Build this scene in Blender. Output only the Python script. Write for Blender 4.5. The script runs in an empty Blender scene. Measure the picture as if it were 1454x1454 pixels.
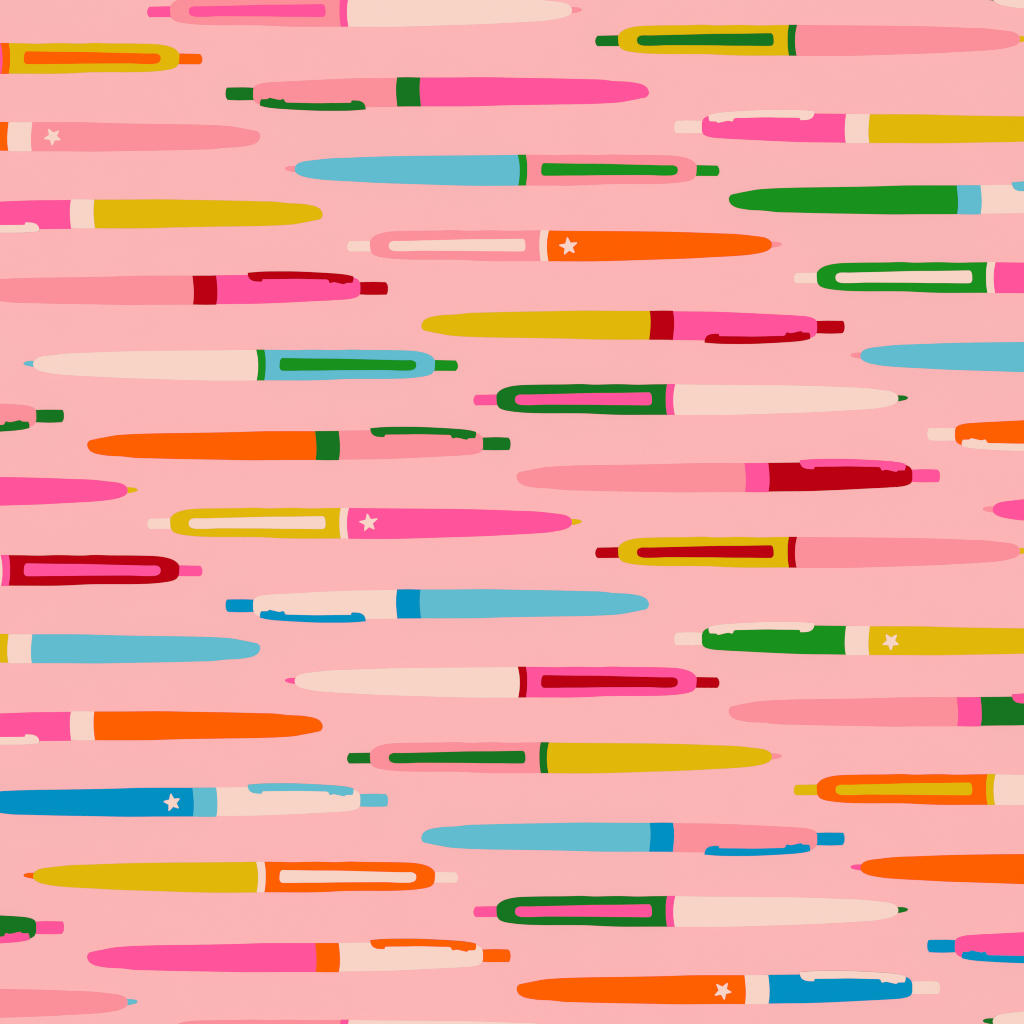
import bpy, math

# ---------------------------------------------------------------- camera, light
S = 0.00024                  # metres per photo pixel: a pen is about 148 mm long
W = 1454                     # photo size in pixels
TOP = 0.0040                 # height of the pens' upper faces above the table
scene = bpy.context.scene
COL = scene.collection

cam = bpy.data.cameras.new('camera')
cam_ob = bpy.data.objects.new('camera', cam)
COL.objects.link(cam_ob)
CAM_DIST = 4.0
cam_ob.location = (0, 0, TOP + CAM_DIST)
cam_ob.rotation_euler = (0, 0, 0)
cam.sensor_width = 36.0
cam.lens = 36.0 * CAM_DIST / (W * S)
cam.clip_start = 0.1
cam.clip_end = 100.0
scene.camera = cam_ob

world = bpy.data.worlds.new('World')
scene.world = world
world.use_nodes = True
bg = world.node_tree.nodes['Background']
bg.inputs['Color'].default_value = (1, 1, 1, 1)
AMBIENT = 0.10
bg.inputs['Strength'].default_value = 0.5 * AMBIENT

# albedos are half the tones seen, so the light on the table is 1 / 0.5 (less colour bleeds between pens and table)
ALB = 0.50
LAMP_H = 4.1
lamp = bpy.data.lights.new('added_overhead_lamp', 'AREA')  # small lamp added just above the camera so cast shadows stay hidden
lamp.shape = 'DISK'
lamp.size = 0.06
lamp.energy = 0.5 * (1.0 / ALB - AMBIENT) * math.pi ** 2 * LAMP_H ** 2
lamp_ob = bpy.data.objects.new('added_overhead_lamp', lamp)
lamp_ob.location = (0, 0, LAMP_H)
COL.objects.link(lamp_ob)

scene.view_settings.view_transform = 'Standard'
scene.view_settings.look = 'None'
scene.view_settings.exposure = 1.0
scene.view_settings.gamma = 1.0
scene.view_settings.use_curve_mapping = False
scene.cycles.use_denoising = False        # the light is clean enough, and denoising blotches the flat pink
scene.cycles.filter_width = 1.0          # crisp edges, as in the photograph

# ---------------------------------------------------------------- materials
def lin(c):
    c /= 255.0
    return c / 12.92 if c <= 0.04045 else ((c + 0.055) / 1.055) ** 2.4

PALETTE = {
    'pale pink':  (250, 181, 182),
    'cream':      (248, 212, 199),
    'light pink': (252, 144, 154),
    'hot pink':   (255, 84, 155),
    'mustard':    (225, 183, 9),
    'orange':     (254, 95, 0),
    'red':        (186, 0, 17),
    'dark green': (22, 117, 33),
    'green':      (24, 145, 29),
    'light blue': (96, 188, 206),
    'blue':       (1, 144, 194),
}

def make_mat(name, rgb, grain):
    m = bpy.data.materials.new(name.replace(' ', '_') + '_matte')
    m.use_nodes = True
    nt = m.node_tree
    b = nt.nodes['Principled BSDF']
    b.inputs['Roughness'].default_value = 0.9
    b.inputs['Specular IOR Level'].default_value = 0.0
    base = [lin(v) * ALB for v in rgb]
    tc = nt.nodes.new('ShaderNodeTexCoord')
    nz = nt.nodes.new('ShaderNodeTexNoise')
    nz.inputs['Scale'].default_value = grain
    nz.inputs['Detail'].default_value = 3
    mr = nt.nodes.new('ShaderNodeMapRange')      # a faint mottle of the pigment
    mr.inputs['From Min'].default_value = 0.3
    mr.inputs['From Max'].default_value = 0.7
    mr.inputs['To Min'].default_value = 0.997
    mr.inputs['To Max'].default_value = 1.003
    mx = nt.nodes.new('ShaderNodeVectorMath')
    mx.operation = 'SCALE'
    mx.inputs[0].default_value = base
    nt.links.new(tc.outputs['Object'], nz.inputs['Vector'])
    nt.links.new(nz.outputs['Fac'], mr.inputs['Value'])
    nt.links.new(mr.outputs['Result'], mx.inputs['Scale'])
    nt.links.new(mx.outputs['Vector'], b.inputs['Base Color'])
    return m

MAT = {k: make_mat(k, v, 60 if k == 'pale pink' else 90) for k, v in PALETTE.items()}

# ---------------------------------------------------------------- the table
def sheet():
    h = 1.2
    me = bpy.data.meshes.new('tabletop')
    v = [(-h, -h, 0), (h, -h, 0), (h, h, 0), (-h, h, 0),
         (-h, -h, -.02), (h, -h, -.02), (h, h, -.02), (-h, h, -.02)]
    f = [(0, 1, 2, 3), (7, 6, 5, 4), (0, 4, 5, 1), (1, 5, 6, 2), (2, 6, 7, 3), (3, 7, 4, 0)]
    me.from_pydata(v, [], f)
    me.materials.append(MAT['pale pink'])
    o = bpy.data.objects.new('tabletop', me)
    o['kind'] = 'structure'
    COL.objects.link(o)
sheet()

# ---------------------------------------------------------------- outlines
# Photo pixels of one pen of each kind (y down); None in front of a point = sharp corner.
AX, AY = 980.85, 567.0
FRONT = {
 'push_button': [('s', 712, 559.8), ('s', 704.5, 559.8), (690, 560.1), ('s', 675.4, 560.4), (673.3, 563.6), (672.2, 567.7),
            (673, 572.3), ('s', 675.4, 575.4), (690, 575.3), ('s', 712, 575.2)],
 'cap': [(705, 567.7), (705.2, 560), (708.3, 555.7), (713.1, 552.3), (722.8, 548.9), (734.3, 547), (749.7, 546.2),
         (769, 545.8), (805, 545.5), (826, 545.0), (842, 545.8), (880, 545.2), (904, 545.9), (930, 545.4), ('s', 952, 545.2), ('s', 951, 588.8),
         (915, 588.9), (882, 588.9), (858, 588.2), (833.9, 587.0), (805, 586.7), (770.9, 586.7), (742, 585.7), (726.6, 584.1),
         (715.1, 581.9), (709.3, 579.3), (705.9, 574.5)],
 'clip': [(731.4, 567.7), (732.6, 562.9), (736.4, 560.6), (751.7, 560.2), (771, 559.7), (805, 558.9), (843.5, 557.9),
          (880, 557.7), (910, 557.2), (919, 557.1), (922.4, 557.3), (924.3, 559.4), (925.6, 566.8), (925.0, 572.6), (922.6, 574.9), (919, 575.2), (905, 575.2), (891.7, 575),
          (866, 574.9), (843.5, 574.5), (805, 574.3), (770.9, 574.3), (758, 574.9), (746.8, 575), (738.2, 574.4), (733.2, 572.1)],
 'band': [('s', 947.2, 545.0), (945.7, 554.3), (945.3, 566.8), (945.7, 578.3), ('s', 947.2, 589.0), ('s', 958.1, 589.0),
          (956.5, 578.3), (956.0, 566.8), (956.7, 556.2), ('s', 958.9, 545.0)],
 'barrel': [('s', 951, 545.2), (985, 545.7), (1020, 546.0), (1087, 546.5), (1130, 547.1), (1160, 547.9), (1195, 549.2), (1227, 550.5), (1246.7, 552.6),
            (1264, 555), (1269.8, 557.1), (1273.4, 560), (1275.1, 562.9), (1275.6, 565.5), (1275.0, 568.7), (1272.5, 572.0),
            (1265.9, 575.4), (1254.4, 578.2), (1241.8, 580.1), (1217.8, 582.0), (1188.9, 583.5), (1160, 585.1), (1087.4, 587.5), (1050, 588.7),
            (1020, 589.3), (985, 589.3), ('s', 951, 589.0)],
 'tip': [('s', 1270, 561), ('s', 1274.6, 561.0), (1281.3, 561.2), (1286.6, 562.2), (1289.5, 564.4), (1288.4, 566.4), (1283.2, 568.3),
         ('s', 1275.3, 569.7), ('s', 1270, 569.7)],
}
BX, BY = 898.85, 462.0
SIDE = {
 'barrel': [(598.2, 463.7), (599.1, 458.9), (601.6, 455), (607.3, 451.4), (623.7, 447.8), (647.8, 446.3), (667, 444.2),
            (686.3, 443.7), (730, 442.6), (780, 441.8), (832, 440.9), (870, 441.2), ('s', 930, 441.3), ('s', 930, 482.3), (880, 482.4), (846, 482.2),
            (810, 481.1), (744, 479.9), (686.3, 479.0), (657.4, 477.9), (638.1, 476.4), (623.7, 473.8), (609.3, 470.9),
            (600.6, 468.3)],
 'band': [('s', 922.5, 441.3), (923.4, 449.3), (923.6, 461.8), (922.9, 471.4), ('s', 921.7, 482.5), ('s', 955.5, 482.6), (956.7, 471.4),
          (957.3, 461.8), (956.9, 449.3), ('s', 955.7, 441.1), (940, 440.9)],
 'cap': [('s', 950, 441.8), (980, 442.2), (1006.3, 442.4), (1018.5, 442.7), (1057, 444.2), (1098.9, 446.3), (1127.8, 447.8),
         (1147, 449.5), (1154.7, 451.7), (1158.3, 454.1), (1159.8, 457.4), (1160.2, 463.7), (1159.8, 471.4), (1157.6, 476.0),
         (1153.8, 478.7), (1145, 481.0), (1120, 482.8), (1060, 484.0), (999.5, 483.4), ('s', 950, 482.8)],
 'push_button': [('s', 1152, 455.5), ('s', 1161, 455.6), (1170, 455.2), (1185, 455.2), ('s', 1197.4, 455.4), (1198.7, 457.9),
            (1199.5, 463.7), (1198.6, 470.0), ('s', 1196.4, 473.2), (1180, 473.8), ('s', 1161, 473.3), ('s', 1152, 473)],
 'clip': [('s', 1000.2, 486.6), (1000.8, 482), (1003.1, 477.7), (1007.9, 474.9), (1014.7, 473.9), ('s', 1020.2, 473.8), ('s', 1021.6, 477.2),
          (1033.9, 477.4), (1050, 477.5), (1066.7, 477.8), (1085, 477.5), (1100.4, 477.1), ('s', 1112.4, 476.9), (1115.0, 475.5), (1116, 472.8), ('s', 1118.3, 471.8),
          (1121.5, 472.9), (1126.8, 472.3), (1132.6, 470.9), ('s', 1137.2, 470.0), ('s', 1140.2, 472.0), ('s', 1149, 472.2),
          (1150.5, 476.2), ('s', 1150.4, 481.4), (1143, 483.3), (1132.6, 484.8), (1113.3, 486.3), (1089.3, 487.6), (1070, 488.4), (1047.4, 488.6),
          (1018.5, 488.1)],
}
for d, ox, oy in ((FRONT, AX, AY), (SIDE, BX, BY)):
    for k, pts in d.items():
        d[k] = [(p[-2] - ox, -(p[-1] - oy), len(p) == 3) for p in pts]     # local, y up

def smooth_outline(pts, step=3.0):
    """closed curve through the points, centripetal-like with corners kept sharp"""
    n = len(pts)
    tang = []
    for i in range(n):
        a, b, c = pts[i - 1], pts[i], pts[(i + 1) % n]
        l0 = math.hypot(b[0] - a[0], b[1] - a[1]); l1 = math.hypot(c[0] - b[0], c[1] - b[1])
        d0 = ((b[0] - a[0]) / l0, (b[1] - a[1]) / l0); d1 = ((c[0] - b[0]) / l1, (c[1] - b[1]) / l1)
        if b[2]:
            tang.append((None, d0, d1))
        else:
            t = (d0[0] * l1 + d1[0] * l0, d0[1] * l1 + d1[1] * l0)
            l = math.hypot(*t) or 1
            tang.append(((t[0] / l, t[1] / l), d0, d1))
    out = []
    seg = [math.hypot(pts[(i + 1) % n][0] - pts[i][0], pts[(i + 1) % n][1] - pts[i][1]) for i in range(n)]
    for i in range(n):
        p, q = pts[i], pts[(i + 1) % n]
        L = seg[i]
        m0 = min(L, 1.6 * seg[i - 1]); m1 = min(L, 1.6 * seg[(i + 1) % n])   # keeps long runs from bulging at tight bends
        t0 = tang[i][0] or tang[i][2]
        t1 = tang[(i + 1) % n][0] or tang[(i + 1) % n][1]
        k = max(1, int(round(L / step)))
        if L < 14 and not (p[2] and q[2]):
            k = max(k, 4)
        for j in range(k):
            u = j / k
            h0 = 2 * u**3 - 3 * u**2 + 1; h1 = u**3 - 2 * u**2 + u
            h2 = -2 * u**3 + 3 * u**2; h3 = u**3 - u**2
            out.append((h0 * p[0] + h1 * m0 * t0[0] + h2 * q[0] + h3 * m1 * t1[0],
                        h0 * p[1] + h1 * m0 * t0[1] + h2 * q[1] + h3 * m1 * t1[1]))
    return out

def area(o):
    return sum(o[i - 1][0] * o[i][1] - o[i][0] * o[i - 1][1] for i in range(len(o))) / 2

def inset(o, d):
    """move every point of a counter-clockwise outline inwards by d"""
    r = []
    n = len(o)
    for i in range(n):
        a, b, c = o[i - 1], o[i], o[(i + 1) % n]
        e0 = (b[0] - a[0], b[1] - a[1]); e1 = (c[0] - b[0], c[1] - b[1])
        l0 = math.hypot(*e0) or 1; l1 = math.hypot(*e1) or 1
        n0 = (-e0[1] / l0, e0[0] / l0); n1 = (-e1[1] / l1, e1[0] / l1)
        m = (n0[0] + n1[0], n0[1] + n1[1])
        l = math.hypot(*m) or 1
        m = (m[0] / l, m[1] / l)
        k = min(1.5, 1 / max(0.5, m[0] * n0[0] + m[1] * n0[1]))
        r.append((b[0] + m[0] * d * k, b[1] + m[1] * d * k))
    return r

def body_mesh(name, outline, z0, z1, under, bevel):
    """a solid moulded piece: rounded underside, upright flank, softly eased upper edge (pixels)"""
    if area(outline) < 0:
        outline = outline[::-1]
    # clean up near duplicate points
    o = [p for i, p in enumerate(outline) if math.hypot(p[0] - outline[i - 1][0], p[1] - outline[i - 1][1]) > 0.05]
    H = z1 - z0
    b = bevel
    rings = [(under, z0), (under * 0.45, z0 + H * 0.12), (under * 0.16, z0 + H * 0.35), (0.0, z1 - b),
             (b * 0.13, z1 - b * 0.5), (b * 0.5, z1 - b * 0.13), (b, z1)]
    vs, fs = [], []
    n = len(o)
    for d, z in rings:
        q = inset(o, d) if d else o
        vs += [(x * S, y * S, z * S) for x, y in q]
    for k in range(len(rings) - 1):
        for i in range(n):
            j = (i + 1) % n
            fs.append((k * n + i, k * n + j, (k + 1) * n + j, (k + 1) * n + i))
    fs.append(tuple(range(n - 1, -1, -1)))
    fs.append(tuple((len(rings) - 1) * n + i for i in range(n)))
    me = bpy.data.meshes.new(name)
    me.from_pydata(vs, [], fs)
    me.materials.append(None)
    me.validate()
    return me

T = TOP / S                                  # 16.7 px
# part: bottom, top, underside rounding, edge easing  (all in pixels)
DEPTH = {
    'barrel': (0.0, T, 3.0, 0.2), 'cap': (0.0, T, 3.0, 0.2), 'band': (0.0, T + 0.45, 2.4, 0.2),
    'push_button': (4.0, T - 3.5, 1.6, 0.2), 'tip': (5.0, T - 4.5, 1.2, 0.2),
}
CLIP_DEPTH = {'front': (T - 3.0, T + 2.2, 0.6, 0.2), 'side': (3.0, T + 1.4, 0.8, 0.2)}
CACHE = {}
def part_mesh(style, part, mx, my):
    key = (style, part, mx, my)
    if key not in CACHE:
        src = (FRONT if style == 'front' else SIDE)[part]
        o = smooth_outline(src)
        o = [(x * mx, y * my) for x, y in o]
        dep = CLIP_DEPTH[style] if part == 'clip' else DEPTH[part]
        CACHE[key] = body_mesh(part, o, *dep)
    return CACHE[key]

def add_part(part, me, colour, parent):
    o = bpy.data.objects.new(part, me)
    COL.objects.link(o)
    o.parent = parent
    o.material_slots[0].link = 'OBJECT'
    o.material_slots[0].material = MAT[colour]
    return o

def star_mesh(tips):
    """five-pointed star from its five tip positions (pixels, y up, relative to the pen)"""
    cx = sum(p[0] for p in tips) / 5; cy = sum(p[1] for p in tips) / 5
    o = []
    for i in range(5):
        a, b = tips[i], tips[(i + 1) % 5]
        mx, my = (a[0] + b[0]) / 2 - cx, (a[1] + b[1]) / 2 - cy
        L = math.hypot(mx, my)
        ri = 6.2
        d = (a[0] - cx, a[1] - cy); l = math.hypot(*d)
        nx, ny = -d[1] / l, d[0] / l                     # blunt the tip a little
        bx, by = cx + d[0] * 0.97, cy + d[1] * 0.97
        s = 1 if (mx * nx + my * ny) > 0 else -1
        o += [(bx - nx * 0.75 * s, by - ny * 0.75 * s), (bx + nx * 0.75 * s, by + ny * 0.75 * s),
              (cx + mx / L * ri, cy + my / L * ri)]
    return body_mesh('star', o, T - 1.0, T + 0.4, 0.0, 0.15)

FG = 'front facing pens with a long slotted clip'
SG = 'side facing pens with a clip along one flank'

def pen(style, cx, cy, mx, my, label, barrel, band, cap, clip, button, tip=None, star=None):
    root = bpy.data.objects.new('pen', None)
    root.empty_display_size = 0.01
    root.location = ((cx - W / 2) * S, (W / 2 - cy) * S, 0)
    root['label'] = label
    root['category'] = 'pen'
    root['group'] = FG if style == 'front' else SG
    COL.objects.link(root)
    cols = {'barrel': barrel, 'band': band, 'cap': cap, 'clip': clip, 'push_button': button}
    if style == 'front':
        cols['tip'] = tip
    made = {}
    for part, colour in cols.items():
        made[part] = add_part(part, part_mesh(style, part, mx, my), colour, root)
    if star:
        ox, oy, pts = star                     # zoom window origin and the five tips in it (20.77 x)
        tips = [(ox + u / 20.77 - cx, -(oy + v / 20.77 - cy)) for u, v in pts]
        add_part('star', star_mesh(tips), 'cream', made['barrel'])

LP, HP, CR, MU, OR, RD, DG, GR, LB, BL = ('light pink', 'hot pink', 'cream', 'mustard', 'orange', 'red',
                                          'dark green', 'green', 'light blue', 'blue')
P = 727.0                                       # the rows repeat at this distance
# mx = -1 turns the tip to the other side, my = -1 lays the clip along the other flank
def front(cx, cy, mx, label, barrel, band, cap, clip, button, tip, star=None):
    pen('front', cx, cy, mx, 1, label, barrel, band, cap, clip, button, tip, star)
def side(cx, cy, mx, my, label, barrel, band, cap, clip, button, star=None):
    pen('side', cx, cy, mx, my, label, barrel, band, cap, clip, button, None, star)

# pens seen from the front, with a narrow band and a small writing tip
front(517.5, 15.9, 1, 'cream pen with light pink cap and hot pink clip, cut by the top edge',
      CR, HP, LP, HP, HP, LP)
front(517.5, 15.9 + P, 1, 'hot pink pen with cream star, mustard cap and cream clip',
      HP, CR, MU, CR, CR, MU, (490, 725, [(655, 85), (960, 235), (865, 555), (570, 600), (410, 325)]))
front(517.5, 15.9 + 2 * P, 1, 'light pink capped pen with hot pink band, only a sliver above the bottom edge',
      CR, HP, LP, HP, HP, LP)
front(1153.8, 57.1, 1, 'light pink pen with mustard cap and dark green clip and button',
      LP, DG, MU, DG, DG, MU)
front(1153.8, 57.1 + P, 1, 'light pink pen with mustard cap and red clip and button',
      LP, RD, MU, RD, RD, MU)
front(-21.3, 82.9, -1, 'pen with mustard cap and orange clip, barrel cut off by the left edge',
      HP, OR, MU, OR, OR, MU)
front(-21.3, 82.9 + P, -1, 'pen with red cap and hot pink clip, barrel cut off by the left edge',
      CR, HP, RD, HP, HP, RD)
front(713.1, 241.5, -1, 'light blue pen with light pink cap and green clip and band',
      LB, GR, LP, GR, GR, LP)
front(713.1, 241.5 + P, -1, 'cream pen with hot pink cap, red clip and hot pink tip pointing left',
      CR, RD, HP, RD, RD, HP)
front(801.4, 348.9, 1, 'orange pen with cream star, light pink cap and cream clip',
      OR, CR, LP, CR, CR, LP, (780, 330, [(530, 140), (825, 300), (745, 605), (440, 655), (285, 375)]))
front(801.4, 348.9 + P, 1, 'mustard pen with light pink cap and dark green clip and button',
      MU, DG, LP, DG, DG, LP)
front(1435.7, 394.0, 1, 'green capped pen with cream clip, hot pink barrel cut off by the right edge',
      HP, CR, GR, CR, CR, GR)
front(1435.7, 394.0 + P, 1, 'orange capped pen with mustard clip, cream barrel cut off by the right edge',
      CR, MU, OR, MU, MU, OR)
front(341.7, 518.3, -1, 'cream pen with light blue cap, green clip and light blue tip pointing left',
      CR, GR, LB, GR, GR, LB)
front(341.7, 518.3 + P, -1, 'mustard pen with orange cap, cream clip and orange tip pointing left',
      MU, CR, OR, CR, CR, OR)
front(1516.4, 506.5, -1, 'light blue barrel with light pink tip, pen running off the right edge',
      LB, GR, LP, GR, GR, LP)
front(1516.4, 506.5 + P, -1, 'orange barrel with hot pink tip, pen running off the right edge',
      OR, CR, HP, CR, CR, HP)
front(980.85, 567.2, 1, 'upper of two matching cream pens with dark green cap and hot pink clip',
      CR, HP, DG, HP, HP, DG)
front(980.85, 567.0 + P, 1, 'lower of two matching cream pens with dark green cap and hot pink clip',
      CR, HP, DG, HP, HP, DG)
front(-113.4, 697.8, 1, 'hot pink barrel with mustard tip, pen coming in from the left edge',
      HP, CR, MU, CR, CR, MU)
front(-113.4, 697.8 + P, 1, 'light pink barrel with light blue tip, coming in low at the left edge',
      LP, GR, LB, GR, GR, LB)
front(1704.3, 725.0, -1, 'tapered hot pink barrel end with light pink tip at the right edge',
      HP, RD, LP, RD, RD, LP)
front(1704.3, 725.0 - P, -1, 'corner of a cream barrel cut off at the top right',
      CR, HP, DG, HP, HP, DG)
front(1704.3, 725.0 + P, -1, 'cream barrel end with dark green tip cut off at the bottom right',
      CR, HP, DG, HP, HP, DG)

# pens seen from the side, with a wide band and the clip along one flank
side(620.75, 130.7, -1, 1, 'hot pink pen with light pink cap and dark green band, clip and button',
     HP, DG, LP, DG, DG)
side(620.75, 130.7 + P, -1, 1, 'light blue pen with cream cap and blue band, clip and button',
     LB, BL, CR, BL, BL)
side(1257.9, 182.5, -1, -1, 'mustard pen with hot pink cap, cream clip and button, cut by right edge',
     MU, CR, HP, CR, CR)
side(1257.9, 182.5 + P, -1, -1, 'mustard pen with cream star, green cap and cream clip and button',
     MU, CR, GR, CR, CR, (1240, 890, [(515, 700), (270, 525), (370, 220), (695, 230), (750, 525)]))
side(68.8, 194.0, -1, -1, 'light pink pen with cream star and cream band at the left edge',
     LP, CR, OR, CR, CR, (45, 175, [(600, 660), (355, 455), (490, 160), (805, 215), (855, 495)]))
side(68.8, 194.0 + P, -1, -1, 'light blue pen with cream band and mustard cap at the left edge',
     LB, CR, MU, CR, CR)
side(1335.5, 283.5, 1, -1, 'green pen with light blue band and cream cap, cut by the right edge',
     GR, LB, CR, LB, LB)
side(1335.5, 283.5 + P, 1, -1, 'light pink pen with hot pink band and dark green cap at right edge',
     LP, HP, DG, HP, HP)
side(157.6, 304.0, -1, 1, 'mustard pen with cream band and clip, hot pink cap cut by left edge',
     MU, CR, HP, CR, CR)
side(157.6, 303.9 + P, -1, 1, 'orange pen with cream band and clip, hot pink cap cut by left edge',
     OR, CR, HP, CR, CR)
side(250.3, 411.8, 1, -1, 'light pink pen with hot pink cap and red band, clip and button',
     LP, RD, HP, RD, RD)
side(250.3, 411.8 + P, 1, -1, 'blue pen with cream star, cream cap and light blue band and clip',
     BL, LB, CR, LB, LB, (220, 1120, [(465, 140), (730, 290), (700, 575), (410, 655), (250, 375)]))
side(898.85, 462.0, 1, 1, 'mustard pen with hot pink cap and red band, clip and button',
     MU, RD, HP, RD, RD)
side(898.85, 462.0 + P, 1, 1, 'light blue pen with light pink cap and blue band, clip and button',
     LB, BL, LP, BL, BL)
side(-209.9, 588.4, 1, 1, 'dark green button, clip and light pink cap end of pen at left edge',
     HP, DG, LP, DG, DG)
side(-209.9, 588.0 + P, 1, 1, 'dark green cap end of pen with hot pink button and clip, left edge',
     CR, HP, DG, HP, HP)
side(424.4, 632.5, 1, -1, 'orange pen with light pink cap and dark green band, clip and button',
     OR, DG, LP, DG, DG)
side(424.4, 632.5 + P, 1, -1, 'hot pink pen with cream cap and orange band, clip and button',
     HP, OR, CR, OR, OR)
side(1617.3, 614.2, -1, 1, 'orange cap end of pen with cream clip and button at right edge',
     HP, CR, OR, CR, CR)
side(1617.3, 614.2 + P, -1, 1, 'hot pink cap end of pen with blue clip and button at right edge',
     LP, BL, HP, BL, BL)
side(1034.2, 678.0, 1, -1, 'light pink pen with red cap and hot pink band, clip and button',
     LP, HP, RD, HP, HP)
side(1034.2, 678.0 + P, 1, -1, 'orange pen with cream star, blue cap and cream band and clip',
     OR, CR, BL, CR, CR, (1000, 1387, [(595, 680), (305, 550), (355, 210), (690, 180), (805, 455)]))
